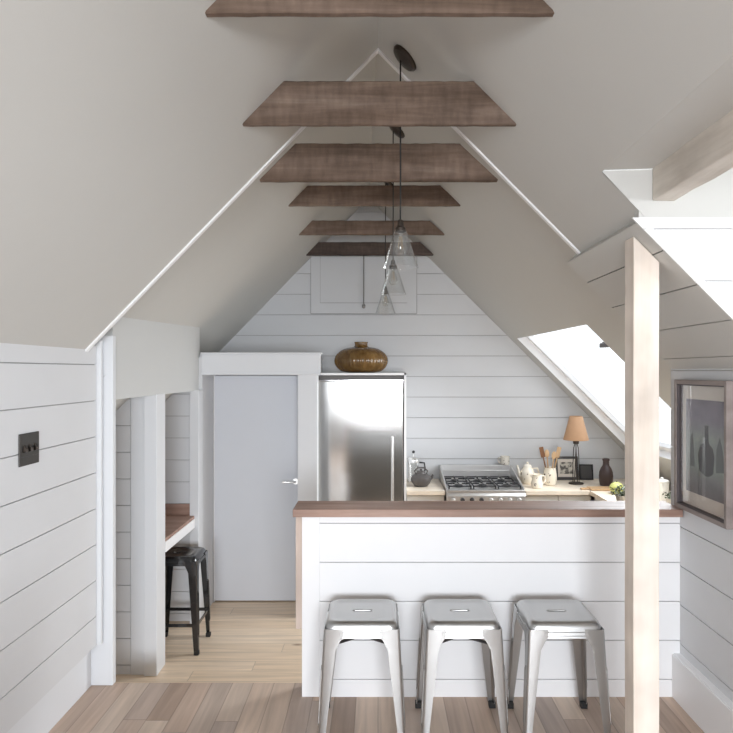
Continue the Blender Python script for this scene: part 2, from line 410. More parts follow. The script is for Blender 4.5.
# left wall of the upper room
mb = MB(); boards_axis(mb, 'y', Y0, 3.645, WL, .24, near_z(WL)+.02, 1.764-.195*8, sign=-1, pitch=.195)
mb.cur = 1; mb.box(WL-.10, WL-.012, Y0-.1, 3.645, .236, near_z(WL)+.02)
struct(mb.build('wall_left', [M['wall'], M['groove']]), 'white boarded wall holding the dark switch plate', 'wall')
struct(MB().box(-1.66, -1.575, Y0-.1, 3.652, 0, .2355).box(WL-.06, -1.507, 3.615, 3.648, .24, 1.90).build('baseboard_left', M['casing'], bevel=.004), 'white base panel below the boarded wall with the switch', 'baseboard')
struct(MB().box(-1.60, -1.458, 3.656, 3.70, 0, near_z(-1.50)+.05).build('trim_2', M['casing'], bevel=.004), 'white corner post ending the boarded wall with the switch', 'trim')

# right wall of the upper room
mb = MB(); boards_axis(mb, 'y', Y0, 3.64, WR, .233, 1.85, .283, sign=1)
mb.cur = 1; mb.box(WR+.012, WR+.10, Y0-.1, 3.64, 0, 1.85)
struct(mb.build('wall_right', [M['wall'], M['groove']]), 'white boarded wall holding the framed still life', 'wall')
struct(MB().box(1.56, 1.64, Y0, 3.53, 0, .228).box(1.566, 1.64, Y0, 3.53, .228, .233).build('baseboard_right', M['trim'], bevel=.005), 'white base panel below the framed still life', 'baseboard')

# upper-room ceiling: left slope, right slope with the dormer opening
DX0, DX1, DY0, DY1 = .89, 1.06, .15, 2.65
def nq(mb, xa, xb, ya, yb): mb.quad((xa, ya, near_z(xa)), (xb, ya, near_z(xb)), (xb, yb, near_z(xb)), (xa, yb, near_z(xa)))
mb = MB(); nq(mb, -1.75, 0, Y0-.1, Y1); nq(mb, 0, DX0, Y0-.1, Y1); nq(mb, DX0, DX1, DY1, Y1); nq(mb, DX0, 1.75, Y0-.1, DY0)
# step up to the kitchen ceiling
for xa, xb in ((-2.4, 0), (0, DX1)):
    mb.quad((xa, Y1, near_z(xa)), (xb, Y1, near_z(xb)), (xb, Y1, far_z(xb, Y1)+.02), (xa, Y1, far_z(xa, Y1)+.02))
# soffit of dormer
DZ = EYE+.80
mb.quad((DX0, DY0, DZ), (2.6, DY0, DZ+.05), (2.6, DY1, DZ+.05), (DX0, DY1, DZ))
struct(mb.build('ceiling', M['ceil']), 'plastered sloping ceiling over the upper room', 'ceiling')

# boarded lower slope beyond the dormer
mb = MB()
def slope_pt(x, y, n=0): return (x+n*.71, y, EYE+1.63-1.01*x+n*.70)
for k, xs in enumerate((1.03, 1.138, 1.273, 1.412, 1.55)):
    xe = (1.138, 1.273, 1.412, 1.55, 1.68)[k]
    a, b_ = xs+.0022, xe-.0022
    p = [slope_pt(a, DY1, 0), slope_pt(b_, DY1, 0), slope_pt(b_, DY1, .012), slope_pt(a, DY1, .012)]
    q = [(x, 3.62, z) for x, _, z in p]
    mb.loft([p, q])
mb.cur = 1
mb.quad(slope_pt(1.04, DY1, .012), slope_pt(1.68, DY1, .012), slope_pt(1.68, 3.62, .012), slope_pt(1.04, 3.62, .012))
mb.cur = 0; e0 = [slope_pt(1.03, DY1, 0), slope_pt(1.03, DY1, .05), slope_pt(1.034, DY1, .05), slope_pt(1.034, DY1, 0)]; mb.loft([e0, [(x, 3.62, z) for x, _, z in e0]])
mb.quad(slope_pt(1.03, 3.62, 0), slope_pt(1.68, 3.62, 0), slope_pt(1.68, 3.62, .12), slope_pt(1.03, 3.62, .12))
struct(mb.build('ceiling', [M['ceil'], M['groove']]), 'boarded lower slope behind the timber post', 'ceiling')

# dormer cheek (faces the viewer), outer walls and window of the dormer
zc = EYE+.61
mb = MB()
mb.prism([(DX0, DZ), (2.6, DZ+.05), (2.6, zc), (1.04, zc), (1.04, EYE+1.69-1.05)], 'y', DY1+.002, DY1+.05)
mb.prism([(DX0, DZ+.01), (2.6, DZ+.06), (2.6, EYE+.05), (1.6, EYE+.05)], 'y', DY0-.05, DY0)
mb.box(1.6, 2.66, DY0, DY1, 1.70, 1.84)
struct(mb.build('wall_dormer', M['ceil']), 'plain plaster cheek around the timber purlin end', 'wall')
mb = MB(); z = zc
k = 0
tops = [zc, EYE+.565, EYE+.358, EYE+.151, EYE-.056]
xlo = lambda z_: (EYE+1.632-z_)/1.01
for a, b_ in zip(tops[:-1], tops[1:]):
    t, bt = a-(GAP/2 if a != zc else 0), b_+GAP/2
    mb.prism([(xlo(t), t), (2.6, t), (2.6, bt), (xlo(bt), bt)], 'y', DY1-.006, DY1+.006)
mb.cur = 1; mb.prism([(xlo(zc)+.05, zc), (2.6, zc), (2.6, EYE-.06), (xlo(EYE-.06)+.05, EYE-.06)], 'y', DY1+.006, DY1+.012)
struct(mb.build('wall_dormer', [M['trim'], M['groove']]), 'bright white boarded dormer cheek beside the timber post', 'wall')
wr = sroot('window_2', 'dormer window beyond the timber purlin', 'window', (2.6, 1.4, 1.84))
MB().box(2.56, 2.64, DY0, DY1, 1.80, 1.90).box(2.56, 2.64, DY0, DY1, 2.5, 2.60).box(2.56, 2.64, DY0, DY0+.06, 1.84, 2.56).box(2.56, 2.64, DY1-.06, DY1, 1.84, 2.56).box(2.57, 2.63, 1.37, 1.43, 1.84, 2.56).shift((-2.6, -1.4, -1.84)).build('window_frame', M['trim'], wr)
MB().box(2.598, 2.602, DY0, DY1, 1.84, 2.56).shift((-2.6, -1.4, -1.84)).build('pane', M['glass'], wr)

# trims along the ceiling step
mb = MB()
def strip(xa, xb):
    s = -1 if xa < 0 else 1
    n = (-.718*s*-1, 0, -.696)     # towards the room
    def P(x, off, yy): return (x-s*off*.70, yy, near_z(x)-off*.71)
    r0 = [P(xa, -.01, Y1-.024), P(xa, .009, Y1-.024), P(xa, .009, Y1+.012), P(xa, -.01, Y1+.012)]
    r1 = [P(xb, -.01, Y1-.024), P(xb, .009, Y1-.024), P(xb, .009, Y1+.012), P(xb, -.01, Y1+.012)]
    mb.loft([r0, r1])
strip(-1.545, -.0001); strip(1.06, .0001)
struct(mb.build('trim_3', M['trim'], bevel=.003), 'white strip edging the step in the sloping ceiling', 'trim')

# kitchen ceiling with the roof-window opening
SX0, SX1, SY0, SY1 = 1.505, 2.62, 4.70, 6.75
mb = MB()
mb.quad(far_pt(-2.5, Y1), far_pt(0, Y1), far_pt(0, YG+.05), far_pt(-2.5, YG+.05))
xs, ys = [0, SX0, SX1, 3.5], [Y1, SY0, SY1, YG+.05]
for i in range(3):
    for j in range(3):
        if (i, j) != (1, 1):
            mb.quad(far_pt(xs[i], ys[j]), far_pt(xs[i+1], ys[j]), far_pt(xs[i+1], ys[j+1]), far_pt(xs[i], ys[j+1]))
RV = .12
def up(p, d=RV): return (p[0]+.703*d, p[1], p[2]+.711*d)
c = [far_pt(SX0, SY0), far_pt(SX1, SY0), far_pt(SX1, SY1), far_pt(SX0, SY1)]
struct(mb.build('ceiling', M['ceil']), 'plastered sloping ceiling over the kitchen', 'ceiling')
ctr = (sum(p[0] for p in c)/4, sum(p[1] for p in c)/4, sum(p[2] for p in c)/4)
w1 = sroot('window_1', 'bright roof window in the kitchen slope', 'window', ctr)
neg = tuple(-v for v in ctr)
mb = MB()
for i in range(4): mb.quad(c[i], c[(i+1) % 4], up(c[(i+1) % 4]), up(c[i]))
mb.shift(neg).build('reveal', M['trim'], w1)
mb = MB(); cc = Vector([sum(p[k] for p in c)/4 for k in range(3)])
def ins(p, t): return tuple(cc+(Vector(p)-cc)*t)
inner = [Vector(up(p, .075)) for p in c]; mid = sum(inner, Vector())/4
fr = [tuple(mid+(p-mid)*Vector((1, 1, 1)).x*.93) for p in inner]
for i in range(4):
    j = (i+1) % 4
    a0, a1, b1, b0 = tuple(inner[i]), tuple(inner[j]), fr[j], fr[i]
    mb.quad(a0, a1, b1, b0); mb.quad(b0, b1, up(b1, .045), up(b0, .045))
mb.shift(neg).build('window_frame', M['trim'], w1)
mb = MB(); mb.quad(*[up(p, .03) for p in fr]); mb.shift(neg).build('pane', M['glass'], w1)
lp = Vector(up(far_pt(SX0+.20, 5.04), .085))
MB().box(-.03, .03, -.24, .045, -.015, .02).box(-.015, .015, -.02, .03, .015, .03).shift(lp).shift(neg).build('latch', M['pot_grey'], w1, bevel=.004)

# gable wall
mb = MB()
def gx(z, side):
    d = (EYE+1.82-z)/(1.03 if side < 0 else .99)
    return axis(YG)+side*max(d, 0)
z = 1.672-.2165*10; P_ = .2165
while z < EYE+1.80:
    a, b_ = z+GAP/2+.0005, min(z+P_-GAP/2-.0005, EYE+1.81)
    xl = lambda q: max(gx(q, -1)-.03, -2.5); xr = lambda q: min(gx(q, 1)+.03, 3.45)
    mb.prism([(xl(a), a), (xr(a), a), (xr(b_), b_), (xl(b_), b_)], 'y', YG, YG+.012)
    z += P_
mb.cur = 1
mb.prism([(-2.5, LOW-.05), (3.45, LOW-.05), (3.45, gx(0, 1) and .15), (axis(YG), EYE+1.87), (-2.5, 1.15)], 'y', YG+.012, YG+.08)
struct(mb.build('wall_gable', [M['wall'], M['groove']]), 'white boarded gable wall behind the range and fridge', 'wall')
# kitchen knee walls and returns
struct(MB().box(-2.45, -2.35, 3.6, YG, LOW, 1.25).box(-2.45, WL-.05, 3.60, 3.645, LOW, 2.1).build('wall_left_kitchen', M['wall']), 'white eaves wall behind the desk alcove', 'wall')
struct(MB().box(3.2, 3.3, 3.6, YG, LOW, .75).box(WR+.012, 3.3, 3.59, 3.64, LOW, 2.1).build('wall_right_kitchen', M['wall']), 'white return wall beyond the framed still life', 'wall')
# rear wall with glazed doors behind the viewer
mb = MB()
mb.box(-1.75, -1.5, Y0-.1, Y0, 0, 2.1).box(1.3, 1.75, Y0-.1, Y0, 0, 2.1).box(-1.5, 1.3, Y0-.1, Y0, 0, .92)
mb.prism([(-1.75, 2.1), (1.75, 2.1), (0, EYE+1.76)], 'y', Y0-.1, Y0)
struct(mb.build('wall_rear', M['wall']), 'white gable wall behind the viewer', 'wall')
w3 = sroot('window_3', 'wide window behind the viewer', 'window', (-.1, Y0-.05, .92))
mb = MB()
for x in (-1.4, -.49, .43, 1.34): mb.box(x, x+.06, -.03, .03, 0, 1.18)
for zz in (0, 1.12): mb.box(-1.4, 1.4, -.03, .03, zz, zz+.06)
mb.build('window_frame', M['trim'], w3)
MB().box(-1.4, 1.4, -.002, .002, 0, 1.18).build('pane', M['glass'], w3)

# left alcoves: header, posts, partitions
HX = -1.475
mb = MB()
mb.box(HX-.10, HX, 3.70, 5.5, 1.57, far_z(HX, 4.6)+.06)
struct(mb.build('wall_header', M['header']), 'white header boxing over the desk alcove openings', 'wall')
mb = MB(); mb.quad((HX-.02, 3.65, EYE-.02), (-2.5, 3.65, EYE-.99), (-2.5, 5.5, EYE-.99), (HX-.02, 5.5, EYE-.02))
struct(mb.build('ceiling', M['ceil']), 'low sloping ceiling inside the eaves alcoves', 'ceiling')
def partition(y, xl_, xr_):
    mb = MB(); boards_axis(mb, 'x', xl_, xr_, y, LOW, 1.60, -.06, sign=1, pitch=.178)
    mb.cur = 1; mb.box(xl_, xr_, y+.012, y+.09, LOW, 1.60); return mb
struct(partition(4.45, -2.35, -1.656).build('wall_alcove', [M['wall'], M['groove']]), 'boarded partition in front of the desk alcove', 'wall')
struct(partition(5.40, -2.35, -1.51).build('wall_alcove', [M['wall'], M['groove']]), 'boarded partition behind the desk and black stool', 'wall')
struct(MB().box(-1.557, HX+.004, 4.42, 4.60, LOW, 1.575).box(-1.652, -1.559, 4.44, 4.5, LOW, 1.575).build('trim_4', M['casing'], bevel=.004), 'broad white post between the two alcoves', 'trim')
struct(MB().box(-1.513, -1.44, 5.34, 5.47, LOW, 1.575).build('trim_5', M['casing'], bevel=.004), 'slim white post between desk alcove and door', 'trim')

# door enclosure
mb = MB()
mb.box(-1.70, -.58, 5.50, YG, 1.84, 1.868)
mb.box(-.62, -.585, 5.52, YG, LOW, 1.84)
mb.box(-1.52, -1.447, 5.47, 5.90, LOW, 1.84)
mb.box(-1.45, -.58, 5.50, 5.88, 1.697, 1.84)
mb.box(-2.35, -1.45, 5.88, 5.95, LOW, 1.84)
struct(mb.build('wall_lobby', M['wall']), 'white boxed lobby around the kitchen door', 'wall')
mb = MB()
mb.box(-1.447, -.475, 5.46, 5.52, 1.700, 1.868); mb.box(-1.455, -.462, 5.445, 5.53, 1.868, 1.882); mb.box(-1.452, -.475, 5.452, 5.5, 1.697, 1.716)
struct(mb.build('trim_6', M['casing'], bevel=.003), 'white boxed head casing above the kitchen door', 'trim')
struct(MB().box(-.660, -.500, 5.47, 5.60, LOW, 1.70).build('trim_7', M['casing'], bevel=.003), 'broad white casing between door and fridge', 'trim')
d1 = sroot('door_1', 'plain white kitchen door with a lever handle', 'door', (-1.07, 5.85, LOW))
MB().box(-.385, .43, 0, .04, .01, 1.99).build('door_panel', M['door'], d1, bevel=.002)
mb = MB()
mb.lathe([(.026, 0), (.026, .008)], 20).xf(Matrix.Translation((.345, 0, 1.06)) @ Matrix.Rotation(pi/2, 4, 'X'))
mb.tube([(.345, 0, 1.06), (.345, -.045, 1.06), (.33, -.052, 1.06), (.235, -.052, 1.06)], .009, 12)
mb.build('door_handle', M['handle'], d1, smooth=True)
MB().box(-.418, -.377, -.018, .04, 0, 2.0).box(-.377, -.367, -.006, .04, 0, 2.0).build('door_frame', M['trim'], d1, bevel=.002)

# hatch in the gable
d2 = sroot('door_2', 'small white hatch high in the gable wall', 'door', (-.15, YG, 2.335))
hx0, hx1, hz = -.555, .555, .60
MB().box(hx0, hx1, -.014, 0, 0, hz).build('hatch_frame', M['wall'], d2, bevel=.002)
mb = MB(); mb.box(hx0+.10, hx1-.10, -.018, -.014, .115, hz-.06); mb.build('hatch_panel', M['wall'], d2)
mb = MB()
for a in ((hx0-.004, hx0), (hx1, hx1+.005)): mb.box(a[0], a[1], -.0145, 0, 0, hz)
mb.box(hx0, hx1, -.0145, 0, -.006, 0); mb.box(hx0+.10, hx1-.10, -.0185, -.0145, .108, .113); mb.box(hx0+.097, hx0+.10, -.0185, -.0145, .11, hz)
mb.build('hatch_gap', M['groove'], d2)
MB().tube([(0, -.04, hz), (0, -.04, .10)], .007, 8).lathe([(.006, .10), (.018, .085), (.018, .06), (.004, .05)], 12, (0, -.04, 0)).build('pull_cord', M['greycord'], d2, smooth=True)

# ------------------------------------------------------------------ beams, post, purlin
def rough_beam(name, y, r_bot, hw_b, h, th, ax, mat, label, slope_l, slope_r, seed):
    rnd = random.Random(seed); mb = MB(); n = 26
    hw_t = (hw_b-h/slope_l, hw_b-h/slope_r)
    rings = []
    for k in range(n+1):
        t = k/n
        xb = -hw_b+2*hw_b*t; xt = -hw_t[0]+(hw_t[0]+hw_t[1])*t
        jb, jt = rnd.uniform(-.0014, .0014), rnd.uniform(-.0014, .0014)
        jf = rnd.uniform(-.0012, .0012)
        c_ = .006
        rings.append([(xb, jf, c_+jb), (xb, c_+jf, jb), (xb, th-c_, jb), (xb, th, c_+jb), (xt, th, h-c_+jt), (xt, th-c_, h+jt), (xt, c_+jf, h+jt), (xt, jf, h-c_+jt)])
    mb.loft(rings)
    o = mb.build(name, mat, smooth=True, angle=30); o.location = (ax, y, EYE+r_bot)
    return tag(o, label, 'beam', 'collar beams across the roof')
rough_beam('collar_beam', 2.09, 1.128, .563, .20, .035, .018, M['beam'], 'brown collar beam cut by the top edge, before the hanging lights begin', 1.03, 1.01, 1)
rough_beam('collar_beam', 2.904, 1.078, .605, .19, .035, .004, M['beam'], 'deepest brown collar beam, just in front of the first pendant canopy', 1.03, 1.01, 2)
rough_beam('collar_beam', 3.555, 1.018, .637, .20, .04, .004, M['beam'], 'brown collar beam meeting the white strip at the ceiling step', 1.05, 1.0, 3)
rough_beam('collar_beam', 4.79, 1.193, .637, .145, .04, -.040, M['beam'], 'narrow brown collar beam, first one past the ceiling step', 1.03, .99, 4)
rough_beam('collar_beam', 5.75, 1.180, .642, .122, .04, -.068, M['beam'], 'narrow brown collar beam next before the dark one at the gable', 1.03, .99, 5)
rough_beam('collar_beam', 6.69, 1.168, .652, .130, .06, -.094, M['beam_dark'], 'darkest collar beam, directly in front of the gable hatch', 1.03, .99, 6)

PY = 2.75
mb = MB()
px0, px1 = (633.5-378)*PY/665, (659.5-378)*PY/665
def wob(z): return .0006*sin(z*5)
rings = []
for k in range(25):
    z = 0 + k/24*1.0
    f = k/24
    def top(x): return EYE+1.63-1.01*x-.004
    rings.append([(px0+wob(f*3), PY, f*top(px0)), (px1+wob(f*3+1), PY, f*top(px1)), (px1+wob(f*3+1), PY+.10, f*top(px1)), (px0+wob(f*3), PY+.10, f*top(px0))])
mb.loft(rings)
o = mb.build('timber_post', M['post'], org=((px0+px1)/2, PY+.05, 0), bevel=.004)
tag(o, 'pale square timber post rising from floor to dormer corner', 'post')
# purlin running towards the viewer from the dormer cheek
mb = MB(); rings = []
for k in range(17):
    y = DY1-.001-(DY1-DY0)*k/16
    j = .003*sin(k*2.1)
    rings.append([(1.093+j, y, EYE+.678), (1.182, y, EYE+.676+j), (1.182, y, EYE+.832), (1.093+j, y, EYE+.828)])
mb.loft(rings)
o = mb.build('roof_purlin', M['purlin'], org=(1.14, 1.4, EYE+.676), bevel=.005)
tag(o, 'weathered timber purlin crossing the dormer opening above the post', 'beam')

# ------------------------------------------------------------------ bar
bar = root('bar_counter', 'white boarded bar half-wall behind the silver stools', 'bar counter', (.6, 3.53, 0))
org = (-.6, -3.53, 0)
mb = MB(); boards_axis(mb, 'x', -.31, WR, 3.53, 0, .962, .0935, sign=1)
mb.cur = 1; mb.box(-.31, WR, 3.542, 3.60, 0, .962)
mb.shift(org).build('board_front', [M['trim'], M['groove']], bar)
MB().box(-.404, -.31, 3.528, 3.60, 0, .962).shift(org).build('corner_board', M['trim'], bar, bevel=.003)
MB().box(-.404, WR, 3.60, 3.66, 0, .962).shift(org).build('kitchen_side', M['kside'], bar, label='dark grey kitchen side of the bar')
MB().box(-.438, -.404, 3.535, 3.66, .358, .962).shift(org).build('end_panel', M['endwood'], bar, bevel=.003, label='pale oak panel on the end of the bar')
o = MB().box(-.448, 1.600, 3.485, 3.72, .963, 1.004).build('bar_worktop', M['bartop'], org=(.58, 3.6, .963), bevel=.004)
tag(o, 'dark brown wooden top lying along the white bar', 'worktop')

# ------------------------------------------------------------------ stools
def rsq(h, r, z, n=6, sx=1.0):
    pts = []
    for cx, cy, a0 in ((1, 1, 0), (-1, 1, 90), (-1, -1, 180), (1, -1, 270)):
        for k in range(n+1):
            a = radians(a0+90*k/n)
            pts.append((sx*(cx*(h-r)+r*cos(a)), cy*(h-r)+r*sin(a), z))
    return pts
def stadium(hx, hy, z, n=6):
    pts = []
    for cx, a0 in ((1, 0), (-1, 90), (-1, 180), (1, 270)):
        for k in range(n+1):
            a = radians(a0+90*k/n); pts.append((cx*(hx-hy)+hy*cos(a), hy*sin(a), z))
    return pts
def make_stool(H, seat, foot, mat, label, brace=True, rest=False, group=None, name='metal_stool', ap=.072):
    t = root(name, label, 'stool', group=group)
    # pressed seat pan with hand slot
    mb = MB()
    rings = [rsq(seat+.014, .034, H-ap), rsq(seat+.013, .034, H-ap+.004), rsq(seat+.006, .036, H-.03), rsq(seat+.003, .038, H-.016), rsq(seat-.004, .040, H-.005), rsq(seat-.014, .040, H), rsq(seat-.024, .036, H), rsq(seat-.032, .03, H-.004), rsq(seat*.6, .02, H-.004), stadium(.062, .024, H-.004), stadium(.0535, .0155, H-.004)]
    rings += [stadium(.050, .0125, H-.004), stadium(.047, .0105, H-.0065), stadium(.0465, .0100, H-.022)]
    mb.loft(rings, True, False, False)
    mb.build('seat', mat, t, smooth=True, angle=50, solid=.0022)
    # embossed bar on each apron
    mb = MB()
    for a in range(4):
        m2 = MB(); y = -(seat+.0115)
        w = seat*.62
        for zz in (H-.042, H-.058): m2.box(-w, w, y-.0022, y+.003, zz-.0015, zz+.0015)
        for xx in (-w, w): m2.box(xx-.0015, xx+.0015, y-.0022, y+.003, H-.0595, H-.0405)
        m2.xf(Matrix.Rotation(a*pi/2, 4, 'Z')); mb.add(m2.v, m2.f)
    mb.build('apron_emboss', mat, t, bevel=.0006)
    # legs: folded sheet tapering to the foot
    for sx, sy in ((-1, -1), (1, -1), (1, 1), (-1, 1)):
        mb = MB(); rings = []
        zs = [H-.030, H-ap+.01, H-ap-.012, H-ap-.05, H*.5, H*.25, .026]
        for z in zs:
            f = (H-.03-z)/(H-.03)
            c_ = seat+.012+(foot-seat-.012)*f
            w = (.066-.036*f) if z < H-ap-.03 else (.092 if z > H-ap else .078)
            r = .012
            L_ = [(-w, 0), (-r, 0)]+[(-r+r*sin(a), r-r*cos(a)) for a in (pi/6, pi/3, pi/2)]+[(0, w)]
            inn = [(-.0035, w), (-.0035, r), (-r*.8, .0035+r*.35), (-r, .0035), (-w, .0035)]
            rings.append([(sx*(c_+u), sy*(c_-v), z) for u, v in L_+inn])
        mb.loft(rings)
        lg = mb.build('leg', mat, t, smooth=True, angle=40)
        # pressed stiffening rib along the side flange
        m3 = MB(); pts = []
        zt, zb = H*.62, H*.20
        def side(z, off):
            f = (H-.03-z)/(H-.03); c_ = seat+.012+(foot-seat-.012)*f; w = .066-.036*f
            return (sx*(c_+.001), sy*(c_-w*off), z)
        lo = [side(zt, .28), side(zb, .34), side(zb-.012, .55), side(zb, .76), side(zt, .74), side(zt+.014, .5), side(zt, .28)]
        m3.tube(lo, .0035, 8); m3.build('rib', mat, lg, smooth=True)
        m4 = MB(); c_ = foot
        m4.box(-.0305, .003, -.003, .0305, 0, .030)
        m4.v = [(sx*(c_+x), sy*(c_-y), z) for x, y, z in m4.v]
        m4.build('rubber_foot', M['rubber'], lg, bevel=.002)
    if brace:
        mb = MB(); zt = H-.085; s_ = seat-.004
        for a, b_ in (((-s_, -s_), (s_, s_)), ((-s_, s_), (s_, -s_))):
            d = Vector((b_[0]-a[0], b_[1]-a[1], 0)).normalized(); p = Vector((-d.y, d.x, 0))*.009
            prof = [(a[0], a[1], zt-.022), (0, 0, zt-.036), (b_[0], b_[1], zt-.022)]
            rings = [[(x+p.x, y+p.y, z), (x-p.x, y-p.y, z), (x-p.x, y-p.y, z-.007), (x+p.x, y+p.y, z-.007)] for x, y, z in prof]
            mb.loft(rings)
        mb.build('cross_brace', M['stool_dark'], t)
    if rest:
        z = H*.30; f = (H-.03-z)/(H-.03); c_ = seat+.012+(foot-seat-.012)*f-.008
        for a in range(4):
            m5 = MB().box(-c_, c_, -c_-.004, -c_+.004, z-.012, z+.012); m5.xf(Matrix.Rotation(a*pi/2, 4, 'Z'))
            m5.build('foot_rail', mat, t, bevel=.002)
    return t
s0 = make_stool(.569, .163, .203, M['stool'], 'silver metal stool at the free end of the bar, beside the kitchen opening', group='silver stools along the bar')
s0.location = (-.075, 3.235, 0)
s1 = copy_tree(s0); s1.location = (.398, 3.235, 0); s1['label'] = 'silver metal stool in the middle of the row along the bar'
s2 = copy_tree(s0); s2.location = (.868, 3.232, 0); s2['label'] = 'silver metal stool standing next to the pale timber post'
for ch in list(s2.children):
    if ch.name.startswith('cross_brace'): bpy.data.objects.remove(ch)
st = make_stool(.692, .150, .178, M['black_gloss'], 'glossy black metal stool tucked under the alcove desk', brace=False, rest=True, ap=.06)
st.location = (-1.462, 4.925, LOW)

# ------------------------------------------------------------------ alcove desk
dk = root('alcove_desk', 'built-in wooden alcove desk top with white front edge above black stool', 'desk', (HX, 5.0, LOW))
MB().box(-.70, .0, -.39, .395, .832, .868).build('desktop', M['bartop'], dk, bevel=.003)
MB().box(-.02, .008, -.395, .33, .775, .846).build('front_edge', M['trim'], dk, bevel=.003)
MB().box(-.70, -.035, .372, .394, .868, .955).build('upstand', M['bartop'], dk, bevel=.003)

# ------------------------------------------------------------------ kitchen: fridge
fr_ = root('refrigerator', 'tall stainless steel fridge with long vertical handle', 'fridge', (-.16, 6.2, LOW))
MB().box(-.40, .40, .05, .72, 0, 1.985).build('cabinet_body', M['steel'], fr_, bevel=.004)
MB().box(-.395, .395, .02, .06, 1.945, 1.985).build('vent_grille', M['pot_grey'], fr_, bevel=.002)
dr = MB().box(-.397, .397, 0, .05, .09, 1.938).build('door', M['steel'], fr_, bevel=.008, seg=3)
mb = MB().tube([(.295, -.05, .62), (.295, -.05, 1.415)], .013, 14)
for z in (.70, 1.33): mb.tube([(.295, 0, z), (.295, -.05, z)], .009, 10)
mb.build('handle', M['handle'], dr, smooth=True)
MB().box(-.39, .39, .03, .06, .01, .085).build('kick_plate', M['steel2'], fr_)
hs = root('fridge_housing', 'white painted surround panels enclosing the steel fridge', 'cabinet', (-.16, 6.19, LOW))
MB().box(-.424, -.402, 0, .79, 0, 2.012).build('side_panel', M['trim'], hs, bevel=.002)
MB().box(.402, .424, 0, .79, 0, 2.012).build('side_panel', M['trim'], hs, bevel=.002)
MB().box(-.424, .424, 0, .79, 1.990, 2.012).build('top_panel', M['trim'], hs, bevel=.002)

# vase on the fridge housing
mb = MB(); R, Hh = .265, .30
prof = [(.10, 0), (.125, .002)]
for k in range(1, 14):
    a = -1.05+2.28*k/13
    prof.append((.075+.185*cos(a), .118+.132*sin(a)))
prof += [(.075, .252), (.062, .262), (.060, .285), (.066, .298), (.064, .302), (.056, .298), (.052, .26)]
mb.lathe(prof, 192, ribs=48, amp=.012)
o = mb.build('ribbed_vase', M['vase'], smooth=True, angle=60); o.location = (-.165, 6.52, LOW+2.012)
tag(o, 'squat amber brown ribbed vase standing on top of the fridge', 'vase')

# base cabinets and worktops
WT = .60
def base_cab(x0, x1, y0, y1, face, label, n=1):
    c0 = root('base_cabinet', label, 'cabinet', ((x0+x1)/2, (y0+y1)/2, LOW))
    o_ = (-(x0+x1)/2, -(y0+y1)/2, -LOW)
    MB().box(x0+.003, x1-.003, y0+.02, y1-.003, LOW+.1, WT-.042).box(x0+.003, x1-.003, y0+.07, y1-.003, LOW, LOW+.1).shift(o_).build('carcass', M['carcass'], c0)
    for k in range(n):
        if face == 'y':
            a, b_ = x0+(x1-x0)*k/n+.004, x0+(x1-x0)*(k+1)/n-.004
            d = MB().box(a, b_, y0, y0+.02, LOW+.11, WT-.05).shift(o_).build('door', M['carcass'], c0, bevel=.002)
            MB().tube([((a+b_)/2, y0, WT-.12), ((a+b_)/2, y0-.028, WT-.12)], .012, 12).shift(o_).build('knob', M['handle'], d, smooth=True)
    return c0
base_cab(.27, .632, 6.30, 6.98, 'y', 'painted base cabinet between fridge and range')
base_cab(1.396, 2.02, 6.30, 6.98, 'y', 'painted base cabinet right under the cream teapot', 2)
c0 = root('base_cabinet', 'painted base cabinet run under the roof window', 'cabinet', (2.4, 5.2, LOW))
MB().box(-.34, .34, -.98, 1.08, .1, .857).box(-.28, .34, -.98, 1.08, 0, .1).build('carcass', M['carcass'], c0)
for k in range(3):
    d = MB().box(-.362, -.341, -.97+.68*k, -.97+.68*k+.672, .11, .85).build('door', M['carcass'], c0, bevel=.002)
    MB().tube([(-.36, -.97+.68*k+.6, .78), (-.39, -.97+.68*k+.6, .78)], .012, 12).build('knob', M['handle'], d, smooth=True)
o = MB().box(.272, .636, 6.262, 6.985, WT-.04, WT).build('worktop', M['worktop'], org=(.45, 6.6, WT-.04), bevel=.003)
tag(o, 'pale wooden worktop under the black teapot beside the fridge', 'worktop')
mb = MB(); mb.prism([(1.392, 6.262), (2.0, 6.262), (2.0, 4.2), (2.76, 4.2), (2.76, 6.985), (1.392, 6.985)], 'z', WT-.04, WT)
o = mb.build('worktop', M['worktop'], org=(2.0, 6.6, WT-.04), bevel=.003)
tag(o, 'pale wooden corner worktop carrying the lamp and crockery', 'worktop')

# range cooker
rg = root('range_cooker', 'stainless steel gas range set between the pale worktops', 'range cooker', (1.014, 6.26, LOW))
hw = .372
MB().box(-hw, hw, .03, .70, .08, .895).build('body', M['steel2'], rg, bevel=.003)
MB().box(-hw, hw, -.012, .66, .885, .910).build('cooktop', M['steel2'], rg, bevel=.005)
mb = MB(); mb.prism([(-.035, .78), (.03, .78), (.03, .884), (-.012, .884), (-.035, .86)], 'x', -hw, hw)
mb.build('control_panel', M['steel2'], rg, bevel=.004)
for k in range(8):
    x = -.31+.62*k/7
    MB().lathe([(.022, 0), (.021, .006), (.017, .03), (.015, .032)], 18).xf(Matrix.Translation((x, -.034, .822)) @ Matrix.Rotation(pi/2, 4, 'X')).build('knob', M['iron'] if k in (1, 2, 3) else M['handle'], rg, smooth=True)
MB().box(-hw+.01, hw-.01, 0, .03, .20, .76).build('oven_door', M['steel2'], rg, bevel=.004)
MB().tube([(-.32, -.05, .72), (.32, -.05, .72)], .011, 12).build('oven_handle', M['handle'], rg, smooth=True)
mb = MB()
mb.box(-hw, hw, .66, .715, .895, 1.05); mb.box(-hw+.02, hw-.02, .652, .662, .985, 1.0)
